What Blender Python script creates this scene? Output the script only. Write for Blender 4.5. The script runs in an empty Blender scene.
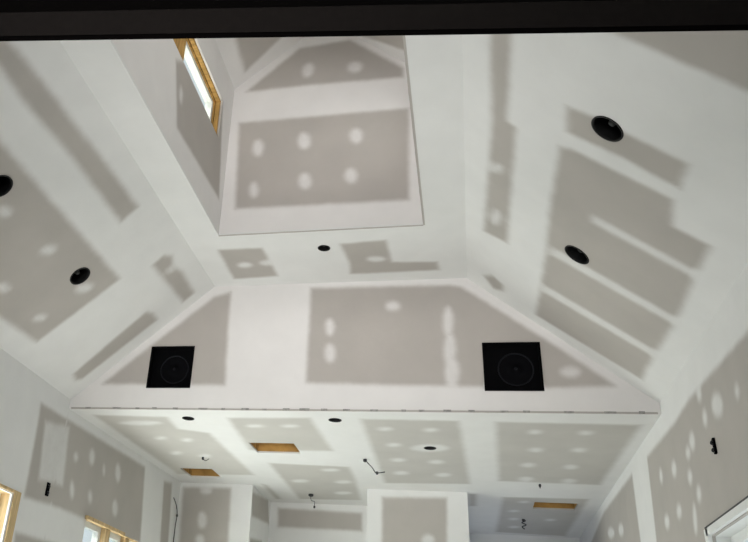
import bpy, bmesh, math
import numpy as np
from mathutils import Vector, Matrix
from mathutils.geometry import delaunay_2d_cdt
C = bpy.context.scene.collection
SC = bpy.context.scene

# ------------------------------------------------------------ camera
cam_data = bpy.data.cameras.new('camera'); cam = bpy.data.objects.new('camera', cam_data); C.objects.link(cam)
rt = Vector((0.96246949, 0.2565235, 0.08858992)); up = Vector((0.04496262, -0.47264186, 0.88010683)); fw = Vector((-0.26763939, 0.84309274, 0.46643734))
cam.matrix_world = Matrix(((rt.x, up.x, -fw.x, 0), (rt.y, up.y, -fw.y, 0), (rt.z, up.z, -fw.z, 1.5), (0, 0, 0, 1)))
cam_data.lens = 38.488; cam_data.sensor_width = 36; cam_data.shift_x = 0.19059; cam_data.shift_y = -0.02892
cam_data.clip_start = 0.05
SC.camera = cam

# ------------------------------------------------------------ world, lights, exposure
w = bpy.data.worlds.new('sky'); SC.world = w; w.use_nodes = True
wb = w.node_tree.nodes['Background']; wb.inputs[0].default_value = (0.86, 0.93, 1.0, 1); wb.inputs[1].default_value = 0.9
SC.view_settings.view_transform = 'Standard'; SC.view_settings.look = 'None'; SC.view_settings.gamma = 1
SC.view_settings.exposure = -0.08; SC.view_settings.use_curve_mapping = False

def window_light(name, loc, target, sx, sy, watts, col=(1, 1, 1), spread=180):
    l = bpy.data.lights.new(name, 'AREA'); l.shape = 'RECTANGLE'; l.size = sx; l.size_y = sy; l.energy = watts; l.color = col; l.spread = math.radians(spread)
    o = bpy.data.objects.new(name, l); C.objects.link(o); o.location = loc
    o.rotation_euler = (Vector(target) - Vector(loc)).to_track_quat('-Z', 'Y').to_euler()
LIGHTS = [
    ('added_fill_back', (-0.9, -3.34, 1.4), (-0.85, 5.5, 4.3), 1.8, 1.2, 17.5, (1, 0.975, 0.965), 34),  # unseen fill added behind the camera, beam narrowed onto the gable
    ('daylight_left_near', (-3.33, 4.7, 1.65), (-1.2, 4.9, 3.4), 1.1, 1.5, 42, (1, 1, 0.975), 180),
    ('daylight_left_far', (-3.36, 7.15, 1.6), (0, 7.15, 0.9), 1.1, 1.5, 133, (1, 1, 0.985), 180),
    ('daylight_right', (1.49, 4.1, 1.5), (-.6, 4.6, 3.4), 2.0, 1.7, 10, (1, 0.99, 0.98), 180),
    ('added_fill_recess', (1.50, 9.8, 1.55), (.4, 9.8, 1.4), 1.1, 1.2, 14, (0.72, 0.76, 1), 180),  # added bluish fill to lift the dim recess; no source seen there
    ('added_fill_cupola', (-.03, 3.3, 5.3), (-1.7, 3.6, 5.1), 2.4, 0.32, 13, (1, 0.96, 0.94), 180),  # added fill for the shaft's left wall, set behind an invented window
]
for a in LIGHTS: window_light(*a)
sun = bpy.data.lights.new('sun', 'SUN'); sun.energy = 19; sun.angle = 0.01; sun.color = (1, .97, .9)
so = bpy.data.objects.new('sun', sun); C.objects.link(so); so.name = 'sun'; so.rotation_euler = Vector((.62, .10, -.78)).to_track_quat('-Z', 'Y').to_euler()

# ------------------------------------------------------------ materials
def mat(name, col, rough=0.8, metal=0.0, noise=0.0, scale=8.0, spec=0.3, stretch=None):
    m = bpy.data.materials.new(name); m.use_nodes = True; nt = m.node_tree; b = nt.nodes['Principled BSDF']
    b.inputs['Roughness'].default_value = rough; b.inputs['Metallic'].default_value = metal
    b.inputs['Specular IOR Level'].default_value = spec
    if noise:
        tc = nt.nodes.new('ShaderNodeTexCoord'); n = nt.nodes.new('ShaderNodeTexNoise'); n.inputs['Scale'].default_value = scale
        n.inputs['Detail'].default_value = 5
        mp = nt.nodes.new('ShaderNodeMapping')
        if stretch: mp.inputs['Scale'].default_value = stretch
        nt.links.new(tc.outputs['Object'], mp.inputs[0]); nt.links.new(mp.outputs[0], n.inputs['Vector'])
        r = nt.nodes.new('ShaderNodeValToRGB'); r.color_ramp.elements[0].position = 0.3; r.color_ramp.elements[1].position = 0.7
        r.color_ramp.elements[0].color = (*[c * (1 - noise) for c in col], 1); r.color_ramp.elements[1].color = (*[min(1, c * (1 + noise)) for c in col], 1)
        nt.links.new(n.outputs['Fac'], r.inputs[0]); nt.links.new(r.outputs[0], b.inputs['Base Color'])
    else: b.inputs['Base Color'].default_value = (*col, 1)
    return m

def drywall(name, mud, paper):
    """joint compound over paper, the taped shapes come from the mesh attribute 'mud'"""
    m = bpy.data.materials.new(name); m.use_nodes = True; nt = m.node_tree; N = nt.nodes; L = nt.links; b = N['Principled BSDF']
    b.inputs['Roughness'].default_value = 0.9; b.inputs['Specular IOR Level'].default_value = 0.15
    tc = N.new('ShaderNodeTexCoord'); at = N.new('ShaderNodeAttribute'); at.attribute_name = 'mud'
    n1 = N.new('ShaderNodeTexNoise'); n1.inputs['Scale'].default_value = 9; n1.inputs['Detail'].default_value = 6; n1.inputs['Roughness'].default_value = .65
    L.new(tc.outputs['Object'], n1.inputs['Vector'])
    a = N.new('ShaderNodeMath'); a.operation = 'MULTIPLY_ADD'; a.inputs[1].default_value = 0.36; a.inputs[2].default_value = -0.18
    L.new(n1.outputs['Fac'], a.inputs[0])
    s = N.new('ShaderNodeMath'); s.operation = 'ADD'; L.new(at.outputs['Fac'], s.inputs[0]); L.new(a.outputs[0], s.inputs[1])
    mr = N.new('ShaderNodeMapRange'); mr.interpolation_type = 'SMOOTHSTEP'; mr.inputs['From Min'].default_value = 0.0; mr.inputs['From Max'].default_value = 1.0
    L.new(s.outputs[0], mr.inputs['Value'])
    def tone(col, k, sc):
        n = N.new('ShaderNodeTexNoise'); n.inputs['Scale'].default_value = sc; n.inputs['Detail'].default_value = 7
        L.new(tc.outputs['Object'], n.inputs['Vector'])
        r = N.new('ShaderNodeValToRGB'); r.color_ramp.elements[0].position = .25; r.color_ramp.elements[1].position = .75
        r.color_ramp.elements[0].color = (*[c * (1 - k) for c in col], 1); r.color_ramp.elements[1].color = (*[c * (1 + k) for c in col], 1)
        L.new(n.outputs['Fac'], r.inputs[0]); return r
    mx = N.new('ShaderNodeMix'); mx.data_type = 'RGBA'
    L.new(mr.outputs[0], mx.inputs['Factor']); L.new(tone(paper, .05, 3).outputs[0], mx.inputs['A']); L.new(tone(mud, .025, 5).outputs[0], mx.inputs['B'])
    L.new(mx.outputs['Result'], b.inputs['Base Color'])
    bp = N.new('ShaderNodeBump'); bp.inputs['Strength'].default_value = .12; bp.inputs['Distance'].default_value = .004
    n3 = N.new('ShaderNodeTexNoise'); n3.inputs['Scale'].default_value = 45; L.new(tc.outputs['Object'], n3.inputs['Vector'])
    L.new(n3.outputs['Fac'], bp.inputs['Height']); L.new(bp.outputs[0], b.inputs['Normal'])
    return m

MUD = (.77, .768, .752); PAPER = (.465, .437, .403)
M = {
    'dry_kitchen_lit': drywall('drywall_kitchen_lit', (.79, .787, .768), (.56, .542, .505)),  # kitchen sheet lightened so its colour carries the ceiling's glare
    'dry': drywall('drywall', MUD, PAPER),
    'dry_warm': drywall('drywall_gable', (.79, .767, .752), (.47, .436, .405)),
    'floor': mat('subfloor', (.56, .545, .51), .85, 0, .12, 3),
    'wood': mat('pine_lumber', (.46, .27, .085), .75, 0, .35, 6, .2, (1, 6, 1)),
    'wood_pale': mat('pale_lumber', (.60, .44, .24), .75, 0, .25, 6, .2, (6, 6, 1)),
    'osb': mat('sheathing', (.36, .19, .07), .85, 0, .3, 14),
    'black': mat('black_plastic', (.002, .002, .0028), .8, 0, 0, 1, .06),
    'hollow': mat('black_paint', (.0025, .0025, .003), .9, 0, 0, 1, .05),
    'ring': mat('speaker_ring', (.006, .0065, .009), .6, 0, 0, 1, .15),
    'can': mat('can_black', (.012, .012, .012), .5, .2, .3, 30),
    'socket': mat('lamp_socket', (.035, .036, .034), .5, .3),
    'vinyl': mat('white_vinyl', (.80, .81, .79), .4, 0, .02),
    'metal': mat('grey_fleck', (.33, .32, .30), .6, .1, .3, 40),
    'wire': mat('black_cable', (.03, .03, .033), .5),
    'bez_face': mat('bezel_charcoal', (.0078, .0066, .006), .85, 0, .1, 60, .05),
    'bez_black': mat('bezel_black', (.0015, .0013, .0012), .9, 0, 0, 1, .02),
}
def glass():
    m = bpy.data.materials.new('window_glass'); m.use_nodes = True; nt = m.node_tree; nt.nodes.clear()
    o = nt.nodes.new('ShaderNodeOutputMaterial'); t = nt.nodes.new('ShaderNodeBsdfTransparent'); g = nt.nodes.new('ShaderNodeBsdfGlossy')
    g.inputs['Roughness'].default_value = .03; t.inputs[0].default_value = (.93, .96, .95, 1)
    x = nt.nodes.new('ShaderNodeMixShader'); x.inputs[0].default_value = .05
    nt.links.new(t.outputs[0], x.inputs[1]); nt.links.new(g.outputs[0], x.inputs[2]); nt.links.new(x.outputs[0], o.inputs[0])
    return m
M['glass'] = glass()

# ------------------------------------------------------------ helpers
def link(name, me, m, parent=None, smooth=False):
    if m: me.materials.append(m)
    o = bpy.data.objects.new(name, me); C.objects.link(o)
    if parent: o.parent = parent
    if smooth:
        for p in me.polygons: p.use_smooth = True
    return o
def obj(name, bm, m, parent=None, smooth=False):
    bmesh.ops.recalc_face_normals(bm, faces=bm.faces)
    me = bpy.data.meshes.new(name); bm.to_mesh(me); bm.free()
    return link(name, me, m, parent, smooth)
def thing(name, label, cat, loc=(0, 0, 0), group=None, rot=None):
    o = bpy.data.objects.new(name, None); C.objects.link(o); o.location = loc; o.empty_display_size = .1
    if rot is not None: o.rotation_euler = rot
    return tag(o, label, cat, group)
def tag(o, label, cat, group=None):
    o['label'] = label; o['category'] = cat
    if group: o['group'] = group
    return o
def struct(o): o['kind'] = 'structure'; return o
def box(bm, x0, x1, y0, y1, z0, z1):
    v = [bm.verts.new((x, y, z)) for x in (x0, x1) for y in (y0, y1) for z in (z0, z1)]
    for f in ((0, 1, 3, 2), (4, 6, 7, 5), (0, 4, 5, 1), (2, 3, 7, 6), (0, 2, 6, 4), (1, 5, 7, 3)): bm.faces.new([v[i] for i in f])
def bevelbox(x0, x1, y0, y1, z0, z1, r=.003):
    bm = bmesh.new(); box(bm, x0, x1, y0, y1, z0, z1)
    bmesh.ops.bevel(bm, geom=bm.edges[:], offset=r, segments=2, affect='EDGES'); return bm
def lathe(prof, n=40, cap0=False, cap1=False):
    """prof: (radius, z) pairs, spun about z"""
    bm = bmesh.new(); rings = []
    for r, z in prof: rings.append([bm.verts.new((r * math.cos(2 * math.pi * k / n), r * math.sin(2 * math.pi * k / n), z)) for k in range(n)])
    for a, b in zip(rings, rings[1:]):
        for k in range(n): bm.faces.new((a[k], a[(k + 1) % n], b[(k + 1) % n], b[k]))
    if cap0: bm.faces.new(rings[0])
    if cap1: bm.faces.new(rings[-1])
    return bm
def tube(pts, r=.006, n=8):
    bm = bmesh.new(); rings = []; P = [Vector(p) for p in pts]
    Q = []
    for i in range(len(P) - 1):                     # Catmull-Rom smoothing
        a = P[max(i - 1, 0)]; b = P[i]; c = P[i + 1]; d = P[min(i + 2, len(P) - 1)]
        for k in range(6):
            t = k / 6; Q.append(.5 * ((2 * b) + (c - a) * t + (2 * a - 5 * b + 4 * c - d) * t * t + (3 * b - a - 3 * c + d) * t ** 3))
    Q.append(P[-1])
    for i, p in enumerate(Q):
        t = (Q[min(i + 1, len(Q) - 1)] - Q[max(i - 1, 0)]).normalized(); s = t.cross(Vector((.3, 1, .2))).normalized(); u = t.cross(s)
        rings.append([bm.verts.new(p + r * (s * math.cos(2 * math.pi * k / n) + u * math.sin(2 * math.pi * k / n))) for k in range(n)])
    for a, b in zip(rings, rings[1:]):
        for k in range(n): bm.faces.new((a[k], a[(k + 1) % n], b[(k + 1) % n], b[k]))
    bm.faces.new(rings[0]); bm.faces.new(rings[-1]); return bm

def sdist(P, poly):
    """signed distance of points P (N,2) to polygon, negative inside"""
    V = np.array(poly, float); A = V; B = np.roll(V, -1, 0); best = np.full(len(P), 1e9); ins = np.zeros(len(P), bool)
    for a, b in zip(A, B):
        e = b - a; L = max(e @ e, 1e-12); t = np.clip(((P - a) @ e) / L, 0, 1)
        best = np.minimum(best, np.hypot(*(P - a - t[:, None] * e).T))
        c = ((a[1] > P[:, 1]) != (b[1] > P[:, 1])); dy = b[1] - a[1]
        if abs(dy) > 1e-12: ins ^= c & (P[:, 0] < (b[0] - a[0]) * (P[:, 1] - a[1]) / dy + a[0])
    return np.where(ins, -best, best)
def bbox_near(poly, lo, hi, m=.1):
    V = np.array(poly); return (V.max(0) > lo - m).all() and (V.min(0) < hi + m).all()

def panel(name, lift, normal, outline, holes=(), key=None, m='dry', wid=.058, thick=.016, h=.02, fill=.72):
    """a drywall sheet: lift maps plane (u, v) to the room, holes are really cut through, the mud/paper layout is a vertex attribute"""
    out = np.array(outline, float); lo, hi = out.min(0), out.max(0)
    gray, white = PATCH.get(key, ([], []))
    gray = [g for g in gray if bbox_near(g, lo, hi)]; white = [g for g in white if bbox_near(g, lo, hi)]
    loops = [out] + [np.array(x, float) for x in holes]
    def grid(s):
        return np.stack(np.meshgrid(np.arange(lo[0] + s / 2, hi[0], s), np.arange(lo[1] + s / 2, hi[1], s)), -1).reshape(-1, 2)
    def inside(P, s):
        k = sdist(P, out) < -s * .6
        for x in loops[1:]: k &= sdist(P, x) > s * .5
        return P[k]
    pts = [inside(grid(.2), .2)] if not gray else []
    if gray:
        c = inside(grid(.16), .16); f = inside(grid(h), h)
        near = np.zeros(len(f), bool)
        for g in gray: near |= np.abs(sdist(f, g)) < wid * .5 + h
        for g in white: near |= np.abs(sdist(f, g)) < wid * .5 + h
        pts = [c, f[near]]
    fixed = []; edges = []
    for lp in loops:
        n0 = len(fixed)
        for a, b in zip(lp, np.roll(lp, -1, 0)):
            k = max(1, int(np.hypot(*(b - a)) / .08)) if gray else 1
            for t in range(k): fixed.append(a + (b - a) * t / k)
        n1 = len(fixed); edges += [(i, i + 1 if i + 1 < n1 else n0) for i in range(n0, n1)]
    allp = np.concatenate([np.array(fixed)] + pts)
    V, E, F, *_ = delaunay_2d_cdt([Vector(p) for p in allp], edges, [], 0, 1e-5)
    VV = np.array([tuple(v) for v in V]); F = [f for f in F if len(f) >= 3]
    cen = np.array([VV[list(f)].mean(0) for f in F]); keep = sdist(cen, out) < 0
    for x in loops[1:]: keep &= sdist(cen, x) > 0
    g = np.zeros(len(VV)); wv = np.zeros(len(VV))
    sm = lambda d: np.clip(.5 - d / wid, 0, 1)
    for p in gray: g = np.maximum(g, sm(sdist(VV, p)))
    for p in white: wv = np.maximum(wv, sm(sdist(VV, p)))
    mud = 1 - g * (1 - wv * fill)
    P3 = [lift(*v) for v in VV]; nn = Vector(normal).normalized(); faces = []
    for f, k in zip(F, keep):
        if not k: continue
        f = list(f); a, b, c = (Vector(P3[i]) for i in f[:3])
        if (b - a).cross(c - a).dot(nn) < 0: f.reverse()
        faces.append(f)
    me = bpy.data.meshes.new(name); me.from_pydata(P3, [], faces); me.update()
    at = me.attributes.new('mud', 'FLOAT', 'POINT'); at.data.foreach_set('value', mud.astype(np.float32))
    bm = bmesh.new(); bm.from_mesh(me); bmesh.ops.delete(bm, geom=[v for v in bm.verts if not v.link_faces], context='VERTS'); bm.to_mesh(me); bm.free()
    o = link(name, me, M[m])
    if thick:
        s = o.modifiers.new('sheet', 'SOLIDIFY'); s.thickness = thick; s.offset = -1
    return struct(o)
def circle(cx, cy, r, n=28, sx=1, sy=1): return [(cx + r * sx * math.cos(2 * math.pi * k / n), cy + r * sy * math.sin(2 * math.pi * k / n)) for k in range(n)]
def rect(x0, x1, y0, y1): return [(x0, y0), (x1, y0), (x1, y1), (x0, y1)]

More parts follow.
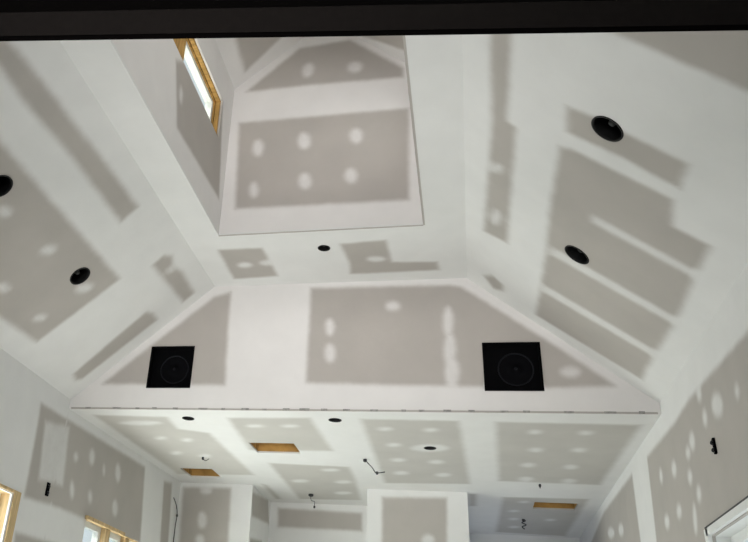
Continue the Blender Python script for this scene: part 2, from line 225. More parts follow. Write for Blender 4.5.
PATCH = {
 'gable': ([[[-2.89,3.538],[-2.516,3.864],[-1.988,4.313],[-1.842,4.355],[-1.835,4.006],[-1.815,3.53]],[[-1.154,4.368],[-0.042,4.355],[0.049,4.334],[0.692,3.83],[1.058,3.524],[0.554,3.508],[-1.158,3.546]]],
   [[[-0.944,4.015],[-0.948,3.976],[-0.962,3.948],[-0.982,3.938],[-1.002,3.949],[-1.018,3.977],[-1.025,4.016],[-1.021,4.055],[-1.007,4.084],[-0.987,4.094],[-0.966,4.083],[-0.951,4.054]],[[-0.93,3.793],[-0.935,3.751],[-0.952,3.721],[-0.975,3.71],[-0.999,3.721],[-1.017,3.752],[-1.025,3.794],[-1.02,3.836],[-1.004,3.867],[-0.98,3.878],[-0.956,3.866],[-0.938,3.835]],[[-0.424,4.184],[-0.432,4.163],[-0.455,4.147],[-0.486,4.142],[-0.518,4.149],[-0.541,4.166],[-0.549,4.188],[-0.54,4.209],[-0.517,4.225],[-0.486,4.23],[-0.455,4.223],[-0.432,4.206]],[[-0.024,4.038],[-0.032,3.971],[-0.051,3.923],[-0.073,3.906],[-0.095,3.924],[-0.11,3.973],[-0.113,4.04],[-0.105,4.107],[-0.087,4.156],[-0.064,4.174],[-0.042,4.155],[-0.027,4.105]],[[-0.011,3.807],[-0.021,3.735],[-0.042,3.683],[-0.068,3.664],[-0.092,3.683],[-0.109,3.736],[-0.114,3.808],[-0.104,3.882],[-0.083,3.936],[-0.057,3.955],[-0.032,3.935],[-0.015,3.88]],[[0.003,3.632],[-0.007,3.569],[-0.03,3.524],[-0.059,3.507],[-0.087,3.524],[-0.107,3.57],[-0.112,3.632],[-0.102,3.696],[-0.079,3.742],[-0.049,3.759],[-0.021,3.742],[-0.002,3.695]],[[0.84,3.628],[0.828,3.606],[0.8,3.589],[0.762,3.583],[0.726,3.59],[0.701,3.606],[0.693,3.629],[0.705,3.652],[0.734,3.668],[0.772,3.674],[0.808,3.668],[0.833,3.651]]]),
 'slopeL': ([[[-2.191,2.105],[-2.18,2.628],[-2.16,2.665],[-2.141,3.004],[-2.136,3.41],[-2.122,3.698],[-2.11,4.403],[-2.229,4.421],[-2.232,3.567],[-2.245,3.326],[-2.255,3.054],[-2.247,2.772],[-2.291,2.216]],[[-2.438,3.184],[-2.436,3.58],[-2.426,4.959],[-3.002,4.949],[-3.023,4.445],[-3.048,3.552],[-2.466,2.464]],[[-2.231,5.077],[-2.144,5.064],[-2.109,5.142],[-2.137,5.261],[-2.113,5.41],[-2.126,5.781],[-2.216,5.786]],[[-3.015,5.611],[-2.435,5.551],[-2.406,5.63],[-2.415,5.756],[-3.004,5.759],[-3.033,5.713]]],
   [[[-2.566,4.222],[-2.578,4.241],[-2.597,4.246],[-2.618,4.234],[-2.636,4.21],[-2.646,4.18],[-2.645,4.152],[-2.634,4.133],[-2.615,4.128],[-2.594,4.139],[-2.576,4.163],[-2.566,4.193]],[[-2.605,3.692],[-2.619,3.708],[-2.635,3.708],[-2.651,3.693],[-2.662,3.666],[-2.664,3.636],[-2.658,3.61],[-2.645,3.595],[-2.629,3.595],[-2.613,3.61],[-2.602,3.636],[-2.6,3.666]],[[-2.559,4.819],[-2.572,4.842],[-2.594,4.845],[-2.62,4.829],[-2.642,4.797],[-2.655,4.759],[-2.655,4.725],[-2.642,4.703],[-2.62,4.7],[-2.594,4.716],[-2.572,4.746],[-2.559,4.784]],[[-2.859,4.768],[-2.869,4.786],[-2.885,4.79],[-2.902,4.78],[-2.917,4.758],[-2.924,4.729],[-2.922,4.703],[-2.911,4.685],[-2.896,4.681],[-2.878,4.691],[-2.864,4.713],[-2.857,4.741]],[[-2.872,4.269],[-2.886,4.283],[-2.902,4.279],[-2.918,4.26],[-2.929,4.229],[-2.931,4.196],[-2.925,4.169],[-2.912,4.155],[-2.896,4.158],[-2.88,4.177],[-2.869,4.208],[-2.867,4.241]],[[-2.146,5.315],[-2.154,5.327],[-2.165,5.327],[-2.176,5.314],[-2.184,5.291],[-2.188,5.266],[-2.185,5.245],[-2.177,5.233],[-2.166,5.233],[-2.155,5.246],[-2.147,5.268],[-2.144,5.293]]]),
 'slopeR': ([[[0.201,2.73],[0.214,3.064],[0.234,3.768],[0.204,4.998],[0.345,4.971],[0.349,3.684],[0.305,3.664],[0.302,3.001],[0.29,2.675]],[[0.476,2.702],[0.661,2.73],[0.755,2.732],[0.902,2.736],[1.087,2.741],[1.233,2.751],[1.226,2.187],[1.056,2.049]],[[0.552,3.313],[0.664,3.302],[1.012,3.308],[1.012,3.504],[0.797,3.49],[0.568,3.506]],[[0.549,3.653],[0.604,3.623],[1.011,3.61],[1.039,3.821],[1.188,3.816],[1.187,4.141],[1.204,4.677],[1.19,5.241],[1.186,5.719],[0.561,5.774],[0.561,4.786],[0.546,4.177]],[[0.211,5.681],[0.264,5.58],[0.338,5.629],[0.341,5.728],[0.281,5.792]]],
   [[[0.303,4.117],[0.299,4.148],[0.286,4.182],[0.268,4.209],[0.249,4.223],[0.235,4.218],[0.23,4.197],[0.235,4.166],[0.248,4.132],[0.266,4.106],[0.284,4.093],[0.298,4.097]],[[0.307,4.676],[0.304,4.732],[0.292,4.785],[0.275,4.822],[0.257,4.831],[0.244,4.81],[0.238,4.765],[0.242,4.708],[0.254,4.656],[0.271,4.622],[0.288,4.613],[0.301,4.633]],[[0.739,4.18],[0.731,4.136],[0.748,4.092],[1.204,4.085],[1.204,4.166]],[[0.583,4.787],[0.575,4.732],[0.597,4.676],[1.222,4.651],[1.222,4.752]],[[0.569,5.349],[0.562,5.29],[0.583,5.231],[1.215,5.187],[1.214,5.294]]]),
 'flat': ([[[-1.78,5.264],[-1.426,5.264],[-1.403,5.753],[-1.786,5.778]],[[-0.822,5.259],[-0.478,5.231],[-0.465,5.585],[-0.128,5.615],[-0.111,5.752],[-0.813,5.765],[-0.79,5.591]]],
   [[[-1.564,5.54],[-1.579,5.566],[-1.608,5.583],[-1.642,5.587],[-1.674,5.577],[-1.693,5.556],[-1.695,5.529],[-1.679,5.504],[-1.651,5.487],[-1.616,5.483],[-1.586,5.493],[-1.567,5.514]],[[-1.394,5.52],[-1.408,5.545],[-1.433,5.562],[-1.462,5.567],[-1.489,5.557],[-1.506,5.537],[-1.507,5.51],[-1.494,5.485],[-1.469,5.468],[-1.439,5.464],[-1.413,5.473],[-1.396,5.494]],[[-0.506,5.531],[-0.518,5.555],[-0.548,5.571],[-0.586,5.574],[-0.624,5.564],[-0.65,5.543],[-0.657,5.518],[-0.644,5.494],[-0.615,5.478],[-0.576,5.475],[-0.539,5.485],[-0.514,5.506]]]),
 'shF': ([[[-1.602,4.638],[-1.642,5.461],[-0.284,5.457],[-0.296,4.625]],[[-1.61,5.778],[-1.173,6.195],[-0.752,6.22],[-0.324,5.861],[-0.325,5.769],[-1.153,5.784]]],
   [[[-1.413,5.19],[-1.417,5.147],[-1.432,5.117],[-1.456,5.108],[-1.482,5.121],[-1.502,5.155],[-1.512,5.2],[-1.509,5.243],[-1.493,5.274],[-1.469,5.283],[-1.444,5.269],[-1.423,5.235]],[[-1.038,5.221],[-1.043,5.178],[-1.062,5.149],[-1.089,5.14],[-1.118,5.154],[-1.14,5.188],[-1.149,5.232],[-1.144,5.275],[-1.125,5.305],[-1.097,5.314],[-1.069,5.299],[-1.047,5.265]],[[-0.633,5.228],[-0.64,5.191],[-0.659,5.165],[-0.686,5.157],[-0.713,5.17],[-0.733,5.2],[-0.741,5.239],[-0.735,5.276],[-0.715,5.302],[-0.688,5.309],[-0.661,5.296],[-0.641,5.266]],[[-1.425,4.797],[-1.427,4.761],[-1.44,4.735],[-1.459,4.727],[-1.48,4.738],[-1.497,4.766],[-1.505,4.803],[-1.502,4.839],[-1.49,4.865],[-1.47,4.874],[-1.45,4.862],[-1.433,4.834]],[[-1.014,4.846],[-1.019,4.806],[-1.038,4.778],[-1.064,4.769],[-1.092,4.782],[-1.113,4.813],[-1.122,4.855],[-1.117,4.896],[-1.099,4.924],[-1.072,4.933],[-1.044,4.92],[-1.023,4.888]],[[-0.666,4.863],[-0.673,4.828],[-0.691,4.803],[-0.717,4.796],[-0.744,4.807],[-0.763,4.835],[-0.771,4.871],[-0.765,4.907],[-0.746,4.932],[-0.72,4.939],[-0.693,4.927],[-0.674,4.899]],[[-1.047,5.911],[-1.066,5.879],[-1.092,5.864],[-1.118,5.871],[-1.139,5.897],[-1.147,5.937],[-1.141,5.978],[-1.122,6.011],[-1.095,6.026],[-1.068,6.019],[-1.048,5.992],[-1.04,5.953]],[[-0.644,5.937],[-0.646,5.904],[-0.663,5.876],[-0.693,5.861],[-0.725,5.863],[-0.753,5.881],[-0.769,5.91],[-0.767,5.944],[-0.749,5.972],[-0.72,5.987],[-0.687,5.985],[-0.659,5.967]]]),
 'shL': ([[[3.955,4.616],[3.773,5.036],[3.941,5.166],[4.782,5.495],[4.952,4.685]]],
   [[[3.973,4.905],[3.98,4.872],[3.976,4.841],[3.962,4.82],[3.943,4.814],[3.923,4.826],[3.907,4.852],[3.9,4.884],[3.904,4.915],[3.918,4.936],[3.937,4.942],[3.958,4.931]]]),
 'shSL': ([[[-1.525,4.312],[-1.589,4.574],[-1.605,4.939],[-1.283,4.861],[-1.122,4.731]]],
   []),
 'shSR': ([[[-0.833,4.991],[-0.706,4.992],[-0.313,4.889],[-0.259,4.869],[-0.221,4.294],[-0.787,4.676]]],
   []),
 'kceil': ([[[-3.0,6.083],[-2.354,6.116],[-2.374,6.469],[-2.124,6.579],[-2.093,8.133],[-2.947,8.198]],[[-1.829,6.124],[-1.15,6.098],[-1.118,7.094],[-1.89,7.126]],[[-1.816,7.602],[-1.052,7.673],[-1.052,8.125],[-1.12,9.191],[-1.823,9.268]],[[-0.752,6.108],[-0.021,6.13],[0.049,8.227],[-0.773,8.304]],[[0.245,6.144],[1.234,6.175],[1.197,8.097],[0.313,8.061]],[[0.369,8.767],[1.172,8.716],[1.142,10.865],[0.344,10.814]],[[-2.104,8.547],[-2.058,8.589],[-2.054,9.31],[-2.115,9.321]],[[0.037,8.681],[0.105,8.67],[0.106,9.273],[0.033,9.288]]],
   [[[-2.46,6.293],[-2.501,6.332],[-2.586,6.363],[-2.694,6.379],[-2.795,6.373],[-2.86,6.349],[-2.873,6.312],[-2.83,6.273],[-2.743,6.242],[-2.636,6.228],[-2.538,6.233],[-2.474,6.257]],[[-2.578,6.768],[-2.598,6.802],[-2.629,6.829],[-2.662,6.84],[-2.689,6.833],[-2.702,6.809],[-2.697,6.776],[-2.677,6.741],[-2.647,6.715],[-2.614,6.704],[-2.588,6.711],[-2.575,6.735]],[[-2.346,6.818],[-2.365,6.853],[-2.394,6.88],[-2.427,6.891],[-2.453,6.884],[-2.467,6.86],[-2.463,6.827],[-2.444,6.792],[-2.415,6.766],[-2.383,6.755],[-2.357,6.762],[-2.343,6.785]],[[-2.607,7.297],[-2.629,7.337],[-2.661,7.367],[-2.697,7.381],[-2.725,7.373],[-2.739,7.347],[-2.734,7.309],[-2.712,7.269],[-2.68,7.239],[-2.645,7.227],[-2.617,7.234],[-2.603,7.26]],[[-2.341,7.385],[-2.361,7.425],[-2.392,7.456],[-2.427,7.47],[-2.455,7.463],[-2.47,7.436],[-2.466,7.397],[-2.446,7.358],[-2.414,7.327],[-2.38,7.314],[-2.352,7.321],[-2.338,7.347]],[[-1.577,6.339],[-1.594,6.366],[-1.627,6.387],[-1.668,6.396],[-1.705,6.391],[-1.729,6.372],[-1.733,6.346],[-1.716,6.319],[-1.683,6.299],[-1.643,6.29],[-1.606,6.295],[-1.582,6.313]],[[-1.281,6.324],[-1.296,6.351],[-1.327,6.371],[-1.367,6.38],[-1.403,6.375],[-1.427,6.357],[-1.432,6.332],[-1.417,6.305],[-1.385,6.285],[-1.346,6.276],[-1.31,6.281],[-1.286,6.299]],[[-1.552,8.327],[-1.573,8.371],[-1.614,8.408],[-1.665,8.426],[-1.713,8.422],[-1.743,8.396],[-1.748,8.355],[-1.726,8.311],[-1.685,8.275],[-1.634,8.258],[-1.588,8.262],[-1.558,8.287]],[[-1.166,7.806],[-1.183,7.845],[-1.22,7.876],[-1.267,7.892],[-1.311,7.887],[-1.339,7.864],[-1.345,7.828],[-1.327,7.789],[-1.29,7.758],[-1.244,7.743],[-1.201,7.748],[-1.173,7.771]],[[-1.105,8.308],[-1.123,8.351],[-1.162,8.387],[-1.211,8.405],[-1.257,8.401],[-1.287,8.375],[-1.294,8.335],[-1.275,8.292],[-1.236,8.257],[-1.188,8.24],[-1.143,8.244],[-1.113,8.269]],[[-1.174,8.839],[-1.193,8.888],[-1.234,8.928],[-1.286,8.95],[-1.335,8.946],[-1.367,8.918],[-1.374,8.873],[-1.353,8.825],[-1.312,8.785],[-1.261,8.765],[-1.213,8.769],[-1.181,8.796]],[[-0.53,6.37],[-0.541,6.402],[-0.566,6.426],[-0.599,6.436],[-0.63,6.43],[-0.651,6.408],[-0.657,6.377],[-0.645,6.345],[-0.62,6.322],[-0.587,6.312],[-0.557,6.318],[-0.536,6.34]],[[-0.176,6.379],[-0.185,6.41],[-0.208,6.434],[-0.24,6.444],[-0.27,6.438],[-0.292,6.416],[-0.298,6.386],[-0.288,6.355],[-0.265,6.331],[-0.234,6.321],[-0.204,6.328],[-0.183,6.349]],[[-0.496,6.846],[-0.507,6.881],[-0.534,6.909],[-0.568,6.922],[-0.601,6.915],[-0.624,6.891],[-0.63,6.856],[-0.618,6.82],[-0.591,6.793],[-0.557,6.781],[-0.524,6.788],[-0.502,6.811]],[[-0.498,7.351],[-0.511,7.392],[-0.539,7.425],[-0.576,7.439],[-0.611,7.432],[-0.635,7.405],[-0.641,7.366],[-0.628,7.325],[-0.6,7.294],[-0.563,7.28],[-0.529,7.287],[-0.505,7.313]],[[-0.169,7.389],[-0.18,7.43],[-0.206,7.462],[-0.242,7.477],[-0.277,7.47],[-0.301,7.443],[-0.309,7.404],[-0.297,7.363],[-0.271,7.332],[-0.236,7.318],[-0.202,7.325],[-0.177,7.351]],[[-0.506,7.845],[-0.519,7.891],[-0.549,7.928],[-0.588,7.945],[-0.625,7.938],[-0.65,7.908],[-0.657,7.864],[-0.643,7.818],[-0.613,7.783],[-0.574,7.766],[-0.538,7.773],[-0.513,7.802]],[[-0.121,7.876],[-0.132,7.922],[-0.16,7.958],[-0.197,7.975],[-0.234,7.968],[-0.26,7.939],[-0.268,7.895],[-0.256,7.85],[-0.228,7.814],[-0.191,7.798],[-0.155,7.805],[-0.13,7.833]],[[-0.106,6.91],[-0.129,6.976],[-0.191,7.029],[-0.275,7.054],[-0.358,7.044],[-0.417,7.001],[-0.436,6.937],[-0.409,6.871],[-0.346,6.819],[-0.263,6.796],[-0.183,6.807],[-0.126,6.848]],[[0.59,6.391],[0.585,6.425],[0.566,6.452],[0.537,6.463],[0.508,6.455],[0.485,6.431],[0.476,6.397],[0.482,6.363],[0.501,6.337],[0.529,6.327],[0.558,6.334],[0.58,6.358]],[[0.949,6.397],[0.945,6.431],[0.928,6.457],[0.901,6.468],[0.872,6.46],[0.849,6.437],[0.838,6.403],[0.842,6.37],[0.86,6.344],[0.887,6.334],[0.915,6.341],[0.938,6.364]],[[0.633,6.911],[0.627,6.951],[0.607,6.982],[0.577,6.995],[0.545,6.987],[0.521,6.96],[0.511,6.922],[0.517,6.882],[0.538,6.852],[0.567,6.84],[0.598,6.847],[0.622,6.874]],[[0.954,6.884],[0.95,6.923],[0.931,6.953],[0.903,6.966],[0.872,6.958],[0.847,6.932],[0.836,6.894],[0.84,6.855],[0.859,6.826],[0.887,6.814],[0.917,6.821],[0.942,6.847]],[[0.602,7.412],[0.596,7.458],[0.574,7.493],[0.542,7.509],[0.508,7.501],[0.483,7.47],[0.472,7.427],[0.479,7.382],[0.501,7.347],[0.533,7.332],[0.565,7.341],[0.591,7.37]],[[0.951,7.444],[0.947,7.489],[0.927,7.524],[0.896,7.54],[0.863,7.531],[0.837,7.502],[0.824,7.458],[0.829,7.414],[0.849,7.379],[0.88,7.364],[0.912,7.372],[0.938,7.401]],[[0.617,7.937],[0.61,7.989],[0.587,8.029],[0.553,8.048],[0.517,8.039],[0.49,8.006],[0.478,7.957],[0.485,7.905],[0.509,7.866],[0.543,7.848],[0.578,7.857],[0.605,7.889]],[[0.987,7.965],[0.983,8.016],[0.962,8.056],[0.93,8.075],[0.894,8.066],[0.866,8.033],[0.853,7.984],[0.858,7.934],[0.879,7.895],[0.911,7.877],[0.946,7.885],[0.974,7.918]],[[0.638,8.962],[0.632,8.996],[0.612,9.023],[0.584,9.038],[0.554,9.035],[0.532,9.015],[0.522,8.984],[0.529,8.95],[0.549,8.923],[0.577,8.909],[0.606,8.912],[0.629,8.931]],[[0.563,9.449],[0.556,9.486],[0.535,9.518],[0.505,9.534],[0.473,9.531],[0.45,9.51],[0.44,9.476],[0.447,9.438],[0.469,9.407],[0.499,9.392],[0.53,9.394],[0.553,9.415]],[[0.583,9.904],[0.577,9.945],[0.554,9.979],[0.523,9.998],[0.49,9.995],[0.466,9.972],[0.456,9.935],[0.463,9.894],[0.485,9.86],[0.517,9.843],[0.549,9.845],[0.573,9.868]],[[0.606,10.401],[0.599,10.446],[0.576,10.484],[0.543,10.504],[0.509,10.502],[0.483,10.477],[0.472,10.437],[0.48,10.392],[0.503,10.355],[0.536,10.335],[0.569,10.337],[0.595,10.361]],[[0.961,9.873],[0.956,9.913],[0.935,9.947],[0.905,9.965],[0.873,9.962],[0.849,9.939],[0.838,9.903],[0.843,9.863],[0.864,9.829],[0.894,9.812],[0.925,9.815],[0.95,9.837]]]),
 'wallL': ([[[5.443,3.223],[6.373,3.249],[7.75,3.284],[7.902,2.547],[6.842,2.553],[6.071,2.55],[5.476,2.514],[5.466,2.938]],[[8.349,3.277],[8.608,3.314],[8.719,2.672],[8.47,2.634]],[[5.45,2.261],[6.186,2.284],[6.294,2.035],[5.517,1.945]]],
   [[[5.556,3.121],[5.983,3.198],[6.057,2.714],[5.632,2.674]],[[6.553,3.083],[6.56,3.045],[6.549,3.014],[6.523,2.997],[6.49,2.999],[6.457,3.02],[6.434,3.053],[6.427,3.091],[6.437,3.123],[6.463,3.14],[6.497,3.138],[6.529,3.118]],[[6.236,3.003],[6.238,2.982],[6.227,2.964],[6.206,2.954],[6.182,2.953],[6.159,2.963],[6.145,2.98],[6.143,3.001],[6.154,3.019],[6.174,3.03],[6.199,3.03],[6.222,3.021]],[[7.171,3.088],[7.179,3.042],[7.166,3.005],[7.136,2.986],[7.097,2.99],[7.059,3.015],[7.033,3.055],[7.024,3.1],[7.037,3.137],[7.066,3.157],[7.105,3.154],[7.143,3.128]],[[6.27,2.735],[6.28,2.696],[6.275,2.666],[6.256,2.651],[6.23,2.656],[6.202,2.68],[6.18,2.716],[6.17,2.755],[6.174,2.785],[6.192,2.801],[6.219,2.796],[6.247,2.772]],[[6.636,2.754],[6.641,2.725],[6.631,2.701],[6.61,2.689],[6.582,2.691],[6.555,2.707],[6.537,2.733],[6.532,2.762],[6.542,2.786],[6.563,2.798],[6.591,2.796],[6.618,2.78]],[[7.223,2.774],[7.23,2.734],[7.216,2.702],[7.186,2.685],[7.147,2.689],[7.111,2.712],[7.087,2.747],[7.08,2.787],[7.094,2.819],[7.123,2.836],[7.162,2.833],[7.199,2.81]],[[6.814,3.031],[6.82,3.005],[6.816,2.985],[6.803,2.974],[6.784,2.977],[6.765,2.993],[6.751,3.016],[6.745,3.042],[6.749,3.062],[6.762,3.073],[6.78,3.07],[6.8,3.055]]]),
 'kwallL': ([[[5.472,3.232],[6.34,3.24],[7.591,3.248],[7.726,2.524],[6.77,2.542],[6.06,2.549],[5.503,2.519],[5.494,2.945]],[[8.123,3.229],[8.351,3.26],[8.448,2.635],[8.23,2.602]],[[5.479,2.265],[6.167,2.282],[6.266,2.032],[5.542,1.947]]],
   [[[5.578,3.128],[5.978,3.196],[6.047,2.712],[5.65,2.677]],[[6.505,3.072],[6.511,3.034],[6.501,3.003],[6.478,2.986],[6.447,2.989],[6.417,3.01],[6.396,3.044],[6.389,3.082],[6.399,3.113],[6.422,3.13],[6.453,3.127],[6.484,3.106]],[[6.213,2.998],[6.215,2.977],[6.205,2.959],[6.185,2.949],[6.162,2.949],[6.142,2.959],[6.129,2.976],[6.127,2.997],[6.136,3.015],[6.155,3.025],[6.178,3.025],[6.199,3.015]],[[7.069,3.065],[7.076,3.02],[7.065,2.984],[7.038,2.966],[7.002,2.97],[6.968,2.996],[6.944,3.036],[6.936,3.08],[6.947,3.116],[6.974,3.135],[7.01,3.132],[7.044,3.106]],[[6.244,2.73],[6.253,2.691],[6.249,2.661],[6.232,2.646],[6.207,2.652],[6.181,2.676],[6.161,2.712],[6.151,2.751],[6.156,2.782],[6.172,2.796],[6.197,2.791],[6.223,2.767]],[[6.582,2.743],[6.586,2.715],[6.577,2.691],[6.557,2.679],[6.532,2.682],[6.507,2.699],[6.491,2.725],[6.486,2.753],[6.495,2.777],[6.515,2.789],[6.54,2.786],[6.565,2.77]],[[7.117,2.755],[7.123,2.716],[7.11,2.684],[7.083,2.668],[7.048,2.672],[7.015,2.695],[6.993,2.731],[6.987,2.77],[6.999,2.802],[7.026,2.818],[7.061,2.814],[7.094,2.791]],[[6.745,3.016],[6.75,2.99],[6.746,2.969],[6.734,2.96],[6.717,2.963],[6.7,2.978],[6.686,3.002],[6.681,3.027],[6.685,3.048],[6.697,3.058],[6.714,3.055],[6.731,3.039]]]),
 'wallR': ([[[7.205,3.22],[7.252,2.677],[10.128,3.116],[8.868,3.235]],[[6.554,3.193],[5.583,3.171],[5.17,3.19],[3.983,3.135],[3.085,3.087],[3.828,2.023],[6.669,2.587]]],
   [[[4.565,2.963],[4.592,2.936],[4.638,2.924],[4.692,2.93],[4.74,2.952],[4.768,2.987],[4.767,3.023],[4.739,3.05],[4.69,3.062],[4.635,3.054],[4.589,3.03],[4.563,2.997]],[[4.875,2.985],[4.891,2.965],[4.916,2.953],[4.943,2.953],[4.965,2.966],[4.975,2.988],[4.971,3.013],[4.955,3.034],[4.929,3.045],[4.902,3.044],[4.881,3.031],[4.871,3.01]],[[5.206,2.947],[5.226,2.923],[5.258,2.909],[5.294,2.91],[5.323,2.925],[5.338,2.95],[5.335,2.98],[5.314,3.005],[5.281,3.018],[5.246,3.017],[5.217,3.001],[5.203,2.976]],[[5.348,2.913],[5.364,2.896],[5.391,2.887],[5.422,2.888],[5.449,2.9],[5.464,2.919],[5.464,2.94],[5.447,2.958],[5.419,2.967],[5.388,2.965],[5.362,2.952],[5.347,2.933]],[[5.744,2.912],[5.765,2.888],[5.797,2.874],[5.834,2.874],[5.864,2.888],[5.881,2.913],[5.878,2.942],[5.858,2.966],[5.824,2.98],[5.788,2.979],[5.758,2.965],[5.742,2.94]],[[6.154,2.962],[6.171,2.938],[6.197,2.924],[6.226,2.923],[6.249,2.935],[6.26,2.957],[6.256,2.984],[6.238,3.007],[6.211,3.022],[6.183,3.023],[6.16,3.01],[6.15,2.988]],[[5.398,2.782],[5.415,2.762],[5.443,2.75],[5.475,2.75],[5.502,2.762],[5.517,2.783],[5.515,2.806],[5.497,2.826],[5.468,2.838],[5.437,2.837],[5.41,2.825],[5.396,2.805]],[[5.271,2.655],[5.288,2.633],[5.316,2.62],[5.346,2.619],[5.371,2.63],[5.383,2.651],[5.38,2.676],[5.362,2.698],[5.334,2.712],[5.304,2.712],[5.279,2.701],[5.267,2.68]],[[5.798,2.66],[5.816,2.639],[5.848,2.627],[5.884,2.626],[5.914,2.638],[5.932,2.659],[5.931,2.683],[5.912,2.705],[5.88,2.718],[5.843,2.718],[5.813,2.705],[5.796,2.685]],[[6.169,2.659],[6.19,2.637],[6.224,2.624],[6.265,2.623],[6.3,2.635],[6.321,2.658],[6.321,2.684],[6.3,2.707],[6.264,2.72],[6.223,2.72],[6.188,2.707],[6.169,2.685]],[[5.462,2.55],[5.487,2.509],[5.518,2.481],[5.548,2.473],[5.567,2.488],[5.571,2.522],[5.559,2.566],[5.533,2.608],[5.501,2.636],[5.472,2.643],[5.453,2.628],[5.449,2.593]],[[4.9,3.132],[4.916,3.114],[4.941,3.104],[4.968,3.106],[4.991,3.119],[5.002,3.14],[5.0,3.163],[4.983,3.182],[4.958,3.191],[4.931,3.189],[4.909,3.176],[4.897,3.155]],[[4.271,2.939],[4.284,2.923],[4.304,2.914],[4.324,2.915],[4.341,2.925],[4.349,2.942],[4.345,2.962],[4.332,2.978],[4.312,2.987],[4.292,2.986],[4.275,2.975],[4.268,2.958]],[[7.926,2.906],[7.953,2.881],[8.007,2.868],[8.074,2.87],[8.136,2.887],[8.176,2.915],[8.183,2.946],[8.154,2.972],[8.098,2.984],[8.03,2.981],[7.97,2.963],[7.932,2.936]],[[8.417,2.963],[8.452,2.942],[8.528,2.934],[8.628,2.941],[8.725,2.963],[8.792,2.993],[8.81,3.024],[8.772,3.045],[8.691,3.053],[8.589,3.044],[8.495,3.021],[8.432,2.992]]]),
 'kback': ([[[-3.017,3.274],[-2.463,3.283],[-2.442,2.691],[-2.987,2.663]],[[-0.832,3.247],[-0.18,3.261],[-0.202,2.666],[-0.832,2.631]]],
   [[[-0.311,2.848],[-0.321,2.819],[-0.346,2.797],[-0.38,2.787],[-0.414,2.793],[-0.438,2.813],[-0.447,2.841],[-0.437,2.87],[-0.412,2.892],[-0.377,2.902],[-0.343,2.896],[-0.319,2.876]],[[-2.677,3.243],[-2.684,3.226],[-2.708,3.214],[-2.742,3.208],[-2.777,3.211],[-2.803,3.222],[-2.815,3.238],[-2.807,3.255],[-2.783,3.267],[-2.749,3.273],[-2.714,3.27],[-2.688,3.259]],[[-2.701,2.935],[-2.703,2.888],[-2.72,2.853],[-2.747,2.839],[-2.777,2.85],[-2.801,2.884],[-2.814,2.93],[-2.812,2.977],[-2.795,3.012],[-2.768,3.026],[-2.738,3.015],[-2.714,2.981]],[[-2.701,2.729],[-2.705,2.698],[-2.723,2.675],[-2.75,2.665],[-2.779,2.672],[-2.802,2.693],[-2.813,2.723],[-2.809,2.754],[-2.791,2.777],[-2.764,2.787],[-2.735,2.78],[-2.712,2.759]]]),
 'AB': ([[[-2.127,3.259],[-1.145,3.243],[-1.143,3.046],[-2.114,3.045]]],
   []),
 'AL': ([[[8.594,3.245],[9.366,3.318],[9.496,3.071],[8.671,3.009]],[[8.655,2.78],[9.205,2.837],[9.266,2.644],[8.712,2.608]]],
   []),
}

# ------------------------------------------------------------ setting
XL, XR, xl, xr, D, H, E, ZT = -3.152, 1.317, -1.992, .088, 5.909, 3.324, 3.401, 4.412
SX0, SX1, SY0, SY1, SE, ST = -1.712, -.2, 1.9, 5.035, 5.82, 6.3
KL, KR, B, YB, KY, AY, RY = .87172, .82292, .03853, -3.2, 8.608, 9.51, 10.97
kx = lambda y: XL + (y - D) * B
nL = Vector((KL, 0, -1)).normalized(); nR = Vector((-KR, 0, -1)).normalized()
liftL = lambda x, y: (x, y, ZT + KL * (x - xl)); liftR = lambda x, y: (x, y, ZT - KR * (x - xr))
CAN_L = [(-2.578, 4.628), (-2.565, 3.457)]; CAN_R = [(.716, 3.335), (.711, 4.603)]
CR = .078; cl = 1 / math.hypot(1, KL); cr = 1 / math.hypot(1, KR)

panel('floor', lambda x, y: (x, y, 0), (0, 0, 1), rect(XL, XR, YB, RY), m='floor', thick=.02)
panel('ceiling', lambda x, y: (x, y, ZT), (0, 0, -1), rect(xl, xr, YB, D), [rect(SX0, SX1, SY0, SY1), circle(-.951, 5.31, .046)], 'flat')
panel('ceiling', liftL, nL, rect(XL, xl, YB, D), [circle(x, y, CR, sx=cl) for x, y in CAN_L], 'slopeL')
panel('ceiling', liftR, nR, rect(xr, XR, YB, D), [circle(x, y, CR, sx=cr) for x, y in CAN_R], 'slopeR')
SPK = [((-2.489, 3.504), (-2.108, 3.866)), ((.172, 3.485), (.582, 3.862))]
panel('wall_gable', lambda x, z: (x, D, z), (0, -1, 0), [(XL, H), (XR, H), (XR, E), (xr, ZT), (xl, ZT), (XL, E)],
      [rect(a[0], b[0], a[1], b[1]) for a, b in SPK], 'gable', 'dry_warm')
panel('wall_back', lambda x, z: (x, YB, z), (0, 1, 0), [(XL, 0), (XR, 0), (XR, E), (xr, ZT), (xl, ZT), (XL, E)], [rect(-2.5, .7, .15, 2.4)], None)  # opening added to let the unseen back fill in
panel('wall_left', lambda y, z: (XL, y, z), (1, 0, 0), rect(YB, D, 0, E), [rect(4.15, 5.30, .9, 2.50)], 'wallL', fill=.62)
panel('wall_kitchen_left', lambda y, z: (kx(y), y, z), (1, -B, 0), rect(D, KY, 0, H), [rect(6.53, 7.80, .9, 2.55)], 'kwallL', fill=.62)
panel('wall_right', lambda y, z: (XR, y, z), (-1, 0, 0), [(YB, 0), (RY, 0), (RY, H), (D, H), (D, E), (YB, E)], [rect(3.1, 5.21, .6, 2.41), rect(9.25, 10.35, .95, 2.15)], 'wallR')
CANK = [(-2.177, 6.145), (-.959, 6.143), (-.269, 6.923)]
VENT = [(-1.84, -1.43, 6.87, 7.22), (-2.836, -2.49, 7.93, 8.32), (.683, 1.097, 8.96, 9.30)]
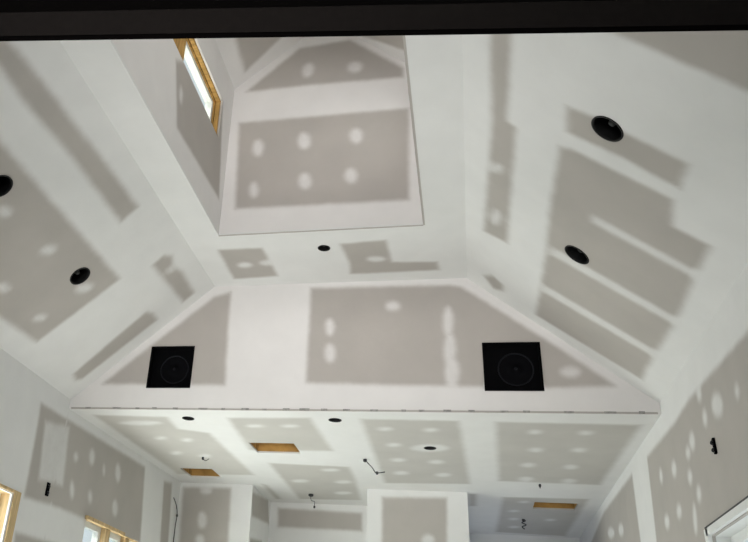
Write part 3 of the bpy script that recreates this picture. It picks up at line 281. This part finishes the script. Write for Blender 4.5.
panel('ceiling_kitchen', lambda x, y: (x, y, H), (0, 0, -1), [(XL + .0006, D + .016), (XR, D + .016), (XR, RY), (.02, RY), (.02, KY), (-.985, KY), (-.985, AY), (-2.22, AY), (-2.22, KY), (kx(KY), KY)],
      [rect(*v) for v in VENT] + [circle(x, y, .05) for x, y in CANK], 'kceil', 'dry_kitchen_lit', wid=.085)
panel('wall_kitchen_back', lambda x, z: (x, KY, z), (0, -1, 0), rect(kx(KY), -2.22, 0, H), (), 'kback')
panel('wall_kitchen_centre', lambda x, z: (x, KY, z), (0, -1, 0), rect(-.985, .02, 0, H), (), 'kback')
panel('wall_centre_left', lambda y, z: (-.985, y, z), (-1, 0, 0), rect(KY + .016, AY, 0, H))
panel('wall_centre_right', lambda y, z: (.02, y, z), (1, 0, 0), rect(KY + .016, RY, 0, H))
panel('wall_alcove_left', lambda y, z: (-2.22, y, z), (1, 0, 0), rect(KY + .016, AY, 0, H), (), 'AL')
panel('wall_alcove_back', lambda x, z: (x, AY, z), (0, -1, 0), rect(-2.22, -.985, 0, H), (), 'AB')
panel('wall_recess_back', lambda x, z: (x, RY, z), (0, -1, 0), rect(.02, XR, 0, H), (), 'RB')
# cupola shaft
sk = .85; tx = (ST - SE) / sk
panel('wall_cupola_far', lambda x, z: (x, SY1, z), (0, -1, 0), [(SX0, ZT + .016), (SX1, ZT + .016), (SX1, SE), (SX1 - tx, ST), (SX0 + tx, ST), (SX0, SE)], (), 'shF', 'dry_warm')
panel('wall_cupola_near', lambda x, z: (x, SY0, z), (0, 1, 0), [(SX0, ZT + .016), (SX1, ZT + .016), (SX1, SE), (SX1 - tx, ST), (SX0 + tx, ST), (SX0, SE)])
WZ0, WZ1 = 5.13, 5.49
panel('wall_cupola_left', lambda y, z: (SX0, y, z), (1, 0, 0), rect(SY0, SY1, ZT + .016, SE), [rect(2.3, 4.775, WZ0, WZ1)], 'shL', 'dry_warm')
panel('wall_cupola_right', lambda y, z: (SX1, y, z), (-1, 0, 0), rect(SY0, SY1, ZT + .016, SE), [rect(2.3, 4.775, WZ0, WZ1)])
panel('ceiling_cupola_left', lambda x, y: (x, y, SE + sk * (x - SX0)), (sk, 0, -1), rect(SX0, SX0 + tx, SY0, SY1), (), 'shSL', 'dry_warm')
panel('ceiling_cupola_right', lambda x, y: (x, y, SE - sk * (x - SX1)), (-sk, 0, -1), rect(SX1 - tx, SX1, SY0, SY1), (), 'shSR', 'dry_warm')
panel('ceiling_cupola_top', lambda x, y: (x, y, ST), (0, 0, -1), rect(SX0 + tx, SX1 - tx, SY0, SY1))

# ragged corner beads (torn tape and plaster along the two outer corners)
def bead(name, p0, p1, inn, drop, seed, step=.03):
    """zig-zag strip of bead from p0 to p1, lying against `inn` side, edge wandering along `drop`"""
    rng = np.random.default_rng(seed); p0 = Vector(p0); p1 = Vector(p1); n = int((p1 - p0).length / step); inn = Vector(inn); drop = Vector(drop)
    bm = bmesh.new(); prev = None
    for i in range(n + 1):
        p = p0.lerp(p1, i / n); a = .010 + .007 * rng.random() + (.008 if rng.random() < .18 else 0)
        q = [bm.verts.new(p - drop * .012), bm.verts.new(p + drop * a * .12), bm.verts.new(p + drop * a * .12 + inn * .0025), bm.verts.new(p - drop * .012 + inn * .0025)]
        if prev:
            for k in range(4): bm.faces.new((prev[k], prev[(k + 1) % 4], q[(k + 1) % 4], q[k]))
        else: bm.faces.new(q)
        prev = q
    bm.faces.new(prev[::-1]); return struct(obj(name, bm, M['dry']))
bead('trim_1', (XL + .02, D, H), (XR - .02, D, H), (0, -1, 0), (0, 0, -1), 3)
bead('trim_2', (SX1, 2.0, ZT), (SX1, SY1, ZT), (0, 0, -1), (-1, 0, 0), 5, .04)
bead('trim_3', (SX0, SY1, ZT), (SX1, SY1, ZT), (0, 0, -1), (0, -1, 0), 6, .05)
# short dark grey flecks at uneven spacing along the gable's bottom edge
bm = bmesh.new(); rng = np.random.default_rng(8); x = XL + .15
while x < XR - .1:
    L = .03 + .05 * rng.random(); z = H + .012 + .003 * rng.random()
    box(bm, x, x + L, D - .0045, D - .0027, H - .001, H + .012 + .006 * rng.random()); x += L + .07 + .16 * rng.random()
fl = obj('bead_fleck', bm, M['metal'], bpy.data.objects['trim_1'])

# ------------------------------------------------------------ windows
def framed_window(name, x, y0, y1, z0, z1, out, posts=(), wood='wood_pale', depth=.16, stile=.05, drop=.045):
    """rough opening lined with lumber, white sash set to the outside; out = -1 left wall, +1 right wall"""
    f = .038; xo = x + out * depth; a, b = min(x, xo), max(x, xo)
    root = bpy.data.objects.new(name, None); C.objects.link(root); root.location = (x, (y0 + y1) / 2, z0); struct(root)
    def part(n, bm, m):
        o = obj(n, bm, M[m], root); o.data.transform(Matrix.Translation(-root.location)); return o
    e = .004 * -out
    a2, b2 = min(x + out * .0165, xo), max(x + out * .0165, xo)
    for n, q in (('sill', (y0 - f, y1 + f, z0 - f, z0)), ('head', (y0 - f, y1 + f, z1, z1 + f)), ('jamb', (y0 - f, y0, z0, z1)), ('jamb', (y1, y1 + f, z0, z1))):
        bm = bmesh.new(); box(bm, a2, b2, *q); part(n, bm, wood)
    if wood == 'wood':
        for k, (g0, g1, hh) in enumerate(((.018, .050, .012), (.056, .086, .018), (.092, .115, .026))):
            bm = bmesh.new(); ga, gb = sorted((x + out * g0, x + out * g1))
            box(bm, ga, gb, y0, y1, z1 - hh, z1); box(bm, ga, gb, y1 - hh, y1, z0, z1 - hh); part('stop', bm, wood)
    for p0, p1 in posts:
        bm = bmesh.new(); box(bm, min(x + out * .002, xo), max(x + out * .002, xo), p0, p1, z0, z1); part('post', bm, wood)
    ys = [y0] + [v for p in posts for v in p] + [y1]
    for i in range(0, len(ys), 2):
        u0, u1 = ys[i], ys[i + 1]
        sx0, sx1 = sorted((xo - out * .07, xo - out * .015))
        bm = bmesh.new()
        for q in ((u0, u1, z0, z0 + stile), (u0, u1, z1 - stile, z1), (u0, u0 + stile, z0 + stile, z1 - stile), (u1 - stile, u1, z0 + stile, z1 - stile)): box(bm, sx0, sx1, *q)
        s = part('sash', bm, 'vinyl')
        bm = bmesh.new(); box(bm, (sx0 + sx1) / 2 - .003, (sx0 + sx1) / 2 + .003, u0 + stile, u1 - stile, z0 + stile, z1 - stile)
        g = obj('pane', bm, M['glass'], s); g.data.transform(Matrix.Translation(-root.location))
    return root
framed_window('window_1', SX0, 2.3, 4.775, WZ0, WZ1, -1, [(3.60, 3.90)], 'wood', .14, .05)
framed_window('added_window_recess', XR, 9.25, 10.35, .95, 2.15, 1)  # invented window out of view, added to go with the recess fill
framed_window('added_window_cupola', SX1, 2.3, 4.775, WZ0, WZ1, 1, [(3.60, 3.90)], 'wood', .14, .05)  # window added on the hidden shaft side to carry fill light
framed_window('window_2', XL, 4.15, 5.30, .9, 2.50, -1)
framed_window('window_3', kx(6.9), 6.53, 7.80, .9, 2.55, -1, [(6.95, 7.05), (7.42, 7.52)], depth=.12)
framed_window('window_4', XR, 3.1, 5.21, .6, 2.41, 1, wood='vinyl')
# bare lumber of the rough framing left showing round the left-hand windows
bm = bmesh.new(); box(bm, XL + .0005, XL + .012, 5.32, 5.41, .9, 2.51); box(bm, XL + .0005, XL + .012, 4.1, 5.41, 2.51, 2.53); struct(obj('trim_4', bm, M['wood_pale']))
bm = bmesh.new()
xa = kx(6.5) + .015
box(bm, xa - .012, xa + .018, 6.50, 7.84, 2.545, 2.575); struct(obj('trim_5', bm, M['wood_pale']))
# white head casing of the right-hand window with the shadow line above it painted as a dark strip
bm = bmesh.new(); box(bm, XR - .02, XR - .0005, 3.0, 5.25, 2.415, 2.455); box(bm, XR - .02, XR - .0005, 5.215, 5.285, .6, 2.455)
struct(obj('trim_6', bm, M['vinyl']))
bm = bmesh.new(); box(bm, XR - .010, XR - .0005, 3.0, 5.30, 2.457, 2.472); box(bm, XR - .010, XR - .0005, 5.287, 5.30, 2.37, 2.457)
struct(obj('shadow_gap_strip', bm, M['wire']))

# ------------------------------------------------------------ dark bezel across the top
A = Vector((-1.237, 1.495, 3.05)); Bv = Vector((.743, 1.783, 3.05)); d = (Bv - A).normalized(); ray = Vector((-.08, .726, .683)).normalized()
upv = d.cross(ray).normalized(); upv = upv if upv.z > 0 else -upv; nrm = d.cross(upv).normalized(); nrm = nrm if nrm.dot(ray) > 0 else -nrm   # points away from the camera
def along(prof, x0, x1):
    """extrude profile (up, back) along the bezel, cut square to the side walls"""
    bm = bmesh.new(); ends = []
    for X in (x0, x1):
        ring = []
        for u, b in prof:
            p = A + upv * u + nrm * b; ring.append(bm.verts.new(p + d * ((X - p.x) / d.x)))
        ends.append(ring)
    n = len(prof)
    for k in range(n): bm.faces.new((ends[0][k], ends[0][(k + 1) % n], ends[1][(k + 1) % n], ends[1][k]))
    bm.faces.new(ends[0]); bm.faces.new(ends[1]); return bm
bz = thing('monitor_bezel', 'black and charcoal monitor bezel strip crossing the very top from side to side', 'bezel', (0, 0, 0))
e0, e1 = XL + .001, XR - .001
obj('bezel_lip', along([(0, 0), (.0145, 0), (.0145, .03), (0, .03)], e0, e1), M['bez_black'], bz)
obj('bezel_face', along([(.0145, -.004), (.078, -.006), (.080, 0), (.080, .034), (.0145, .034)], e0, e1), M['bez_face'], bz)
obj('bezel_housing', along([(.080, -.001), (.17, .004), (.19, .012), (.19, .036), (.080, .036)], e0, e1), M['bez_black'], bz)

# ------------------------------------------------------------ recessed light cans
def basis(n):
    z = Vector(n).normalized() * -1; y = Vector((0, 1, 0)); x = y.cross(z).normalized(); y = z.cross(x)
    return Matrix((x, y, z)).transposed().to_euler()
def can(loc, n, r, label, group, name='recessed_light_can'):
    """n = normal into the room; local +z runs up into the ceiling"""
    t = thing(name, label, 'light fitting', loc, group, basis(n))
    k = r / .078
    obj('housing', lathe([(r * .985, -.002), (r * .985, .12 * k), (r * .9, .14 * k)], 40, cap1=True), M['can'], t, True)
    obj('trim_ring', lathe([(r * 1.03, .0005), (r * 1.03, -.004), (r * .93, -.004), (r * .93, .012)], 40), M['can'], t, True)
    obj('lamp_socket', lathe([(r * .02, .03 * k), (r * .2, .03 * k), (r * .26, .05 * k), (r * .26, .13 * k)], 20, cap0=True), M['socket'], t, True)
    return t
G1 = 'open black recessed light cans in the sloped and flat ceiling'
LB = {(0, 0): 'round black recessed can in left slope above the left speaker, near lower panel corner',
      (0, 1): 'round black recessed can cut off by the left edge of the picture',
      (1, 0): 'largest round black recessed can, topmost on the right slope', (1, 1): 'round black recessed can on the right slope, beside the striped grey panel'}
for side, L in ((0, CAN_L), (1, CAN_R)):
    for i, (x, y) in enumerate(L):
        can((liftL if side == 0 else liftR)(x, y), nL if side == 0 else nR, CR, LB[(side, i)], G1)
can((-.951, 5.31, ZT), (0, 0, -1), .046, 'small round black can in the flat ceiling strip below the skylight shaft', G1)
for (x, y), s in zip(CANK, ('small dark can in kitchen ceiling, leftmost, beneath the left speaker', 'small dark can in kitchen ceiling just below the middle of the gable wall',
                            'small dark can in white oval patch on middle kitchen ceiling panel')):
    can((x, y, H), (0, 0, -1), .05, s, 'small cans in the kitchen ceiling')

# ------------------------------------------------------------ speakers in the gable
for i, ((x0, z0), (x1, z1)) in enumerate(SPK):
    t = thing('wall_speaker', ('smaller square black flush speaker box in the left half of the gable wall', 'larger square black flush speaker box in the right half of the gable wall')[i], 'speaker',
              ((x0 + x1) / 2, D, z0), 'square black speaker boxes in the gable wall')
    hx = (x1 - x0) / 2; hz = z1 - z0; cz = hz * .48; R = min(hx, hz / 2) * .68; ox = hx * .12
    bm = bmesh.new()
    for q in ((-hx, -hx + .014, 0, hz), (hx - .014, hx, 0, hz), (-hx + .014, hx - .014, 0, .014), (-hx + .014, hx - .014, hz - .014, hz)): box(bm, q[0], q[1], -.006, .10, q[2], q[3])
    box(bm, -hx, hx, .10, .106, 0, hz); obj('back_box', bm, M['hollow'], t)
    bm = bmesh.new(); box(bm, -hx + .014, hx - .014, .045, .055, .014, hz - .014); obj('baffle', bm, M['hollow'], t)
    rot = Matrix.Translation((ox, .045, cz)) @ Matrix.Rotation(math.radians(90), 4, 'X')
    bm = lathe([(R, 0), (R, .008), (R * .94, .010), (R * .92, 0)], 48); bm.transform(rot); obj('driver_ring', bm, M['ring'], t, True)
    bm = lathe([(R * .9, .001), (R * .6, -.006 + .008), (R * .3, .002), (R * .27, .008), (R * .05, .016)], 40, cap1=True); bm.transform(rot); obj('cone', bm, M['black'], t, True)
    bm = lathe([(.012, .016), (.010, .022), (.003, .024)], 16, cap1=True); bm.transform(rot); obj('dust_cap', bm, M['ring'], t, True)

# ------------------------------------------------------------ duct openings framed in lumber
VL = ('brown wood-lined duct opening in kitchen ceiling, left of centre, the larger bright one', 'brown wood-lined duct opening at the far left corner of the kitchen ceiling',
      'narrow brown wood-lined duct opening in the dim ceiling recess at lower right')
for (x0, x1, y0, y1), s in zip(VENT, VL):
    t = thing('duct_opening', s, 'duct opening', ((x0 + x1) / 2, (y0 + y1) / 2, H), 'wood-lined duct openings in the kitchen ceiling')
    hx, hy = (x1 - x0) / 2, (y1 - y0) / 2; e = .017; hh = .20
    for q in ((-hx - .04, -hx - .001, -hy - .04, hy + .04), (hx + .001, hx + .04, -hy - .04, hy + .04)):
        bm = bmesh.new(); box(bm, q[0], q[1], q[2], q[3], e, hh); obj('joist', bm, M['wood'], t)
    for q in ((-hx, hx, -hy - .04, -hy - .001), (-hx, hx, hy + .001, hy + .04)):
        bm = bmesh.new(); box(bm, q[0], q[1], q[2], q[3], e, hh); obj('blocking', bm, M['wood'], t)
    bm = bmesh.new(); box(bm, -hx - .04, hx + .04, -hy - .04, hy + .04, hh, hh + .012); obj('deck', bm, M['osb'], t)
    bm = bmesh.new(); box(bm, hx * .15, hx * .15 + .036, -hy, hy, .10, hh); obj('brace', bm, M['wood'], t)

# ------------------------------------------------------------ electrical boxes and cables
def ebox(loc, label, w, h, axis, gap):
    t = thing('electrical_box', label, 'electrical box', loc, 'black electrical boxes on the side walls')
    s = 1 if axis > 0 else -1
    bm = bmesh.new(); a, b = sorted((s * .0008, s * .012))
    for q in ((-w, -w + .006, -h, h), (w - .006, w, -h, h), (-w, w, -h, -h + .006), (-w, w, h - .006, h)): box(bm, a, b, *q)
    a, b = sorted((s * .0008, s * .004)); box(bm, a, b, -w, w, -h, h); obj('box_shell', bm, M['black'], t)
    for zz in (h * .5, -h * .45):
        bm = tube([(s * .004, -w * .3, zz + .006), (s * .016, 0, zz + .004), (s * .018, w * gap, zz - .006), (s * .008, w * .2, zz - .014)], .005); obj('cable_end', bm, M['wire'], t, True)
ebox((XL, 5.80, 2.64), 'small upright black electrical box on the left wall under the white rectangle patch', .020, .05, 1, .3)
ebox((XR, 4.826, 2.815), 'small black electrical box with curled cable on the grey right wall', .013, .042, -1, .8)

def cable(label, pts, r, knob=None, group='loose cables hanging from the kitchen ceiling'):
    o = thing('hanging_cable', label, 'cable', pts[0], group); p0 = Vector(pts[0])
    obj('cable_sheath', tube([Vector(p) - p0 for p in pts], r * .7), M['wire'], o, True)
    for kp, kr in (knob or []):
        kr *= .8
        bm = lathe([(kr * .5, .0), (kr, -.004), (kr, -.02), (kr * .6, -.028)], 16, cap0=True, cap1=True); bm.transform(Matrix.Translation(Vector(kp) - p0)); obj('cable_clamp', bm, M['wire'], o, True)
cable('long bent black cable hanging on the white joint left of the middle ceiling panel', [(-.864, 7.352, 3.324), (-.84, 7.352, 3.29), (-.80, 7.352, 3.25), (-.77, 7.352, 3.205), (-.745, 7.352, 3.202), (-.685, 7.352, 3.212)], .006, [((-.864, 7.352, 3.324), .022), ((-.755, 7.352, 3.215), .015)])
cable('short cable dangling from dark round knob in the alcove ceiling, lower centre', [(-1.644, 8.97, 3.324), (-1.64, 8.97, 3.26), (-1.60, 8.97, 3.24), (-1.604, 8.97, 3.19)], .005, [((-1.644, 8.97, 3.324), .035), ((-1.60, 8.97, 3.20), .014)])
cable('tiny forked cable tail in left kitchen ceiling panel, above the left duct opening', [(-2.435, 7.43, 3.324), (-2.425, 7.43, 3.30), (-2.40, 7.43, 3.29), (-2.37, 7.43, 3.31)], .005, [((-2.435, 7.43, 3.324), .014)])
cable('short cable hanging at the white joint below the rightmost kitchen ceiling panel', [(.68, 8.133, 3.324), (.672, 8.133, 3.31), (.682, 8.133, 3.285)], .007, [((.68, 8.133, 3.324), .013)])
cable('curly black cable hanging from the dim recess ceiling at lower right', [(.616, 9.9, 3.324), (.640, 9.9, 3.305), (.60, 9.9, 3.285), (.645, 9.9, 3.262), (.60, 9.9, 3.24), (.625, 9.9, 3.215)], .008, [((.616, 9.9, 3.324), .016)])
xk = lambda y: kx(y) + .012
t = cable('long dark cable running down the corner of the far left kitchen wall', [(xk(8.42), 8.42, 3.12), (xk(8.50) + .01, 8.50, 3.05), (xk(8.55) + .01, 8.55, 2.96), (xk(8.56), 8.56, 2.80), (xk(8.56), 8.56, 2.2)], .007,
          [((xk(8.55) + .01, 8.55, 2.97), .014)], 'loose cable on the kitchen wall')
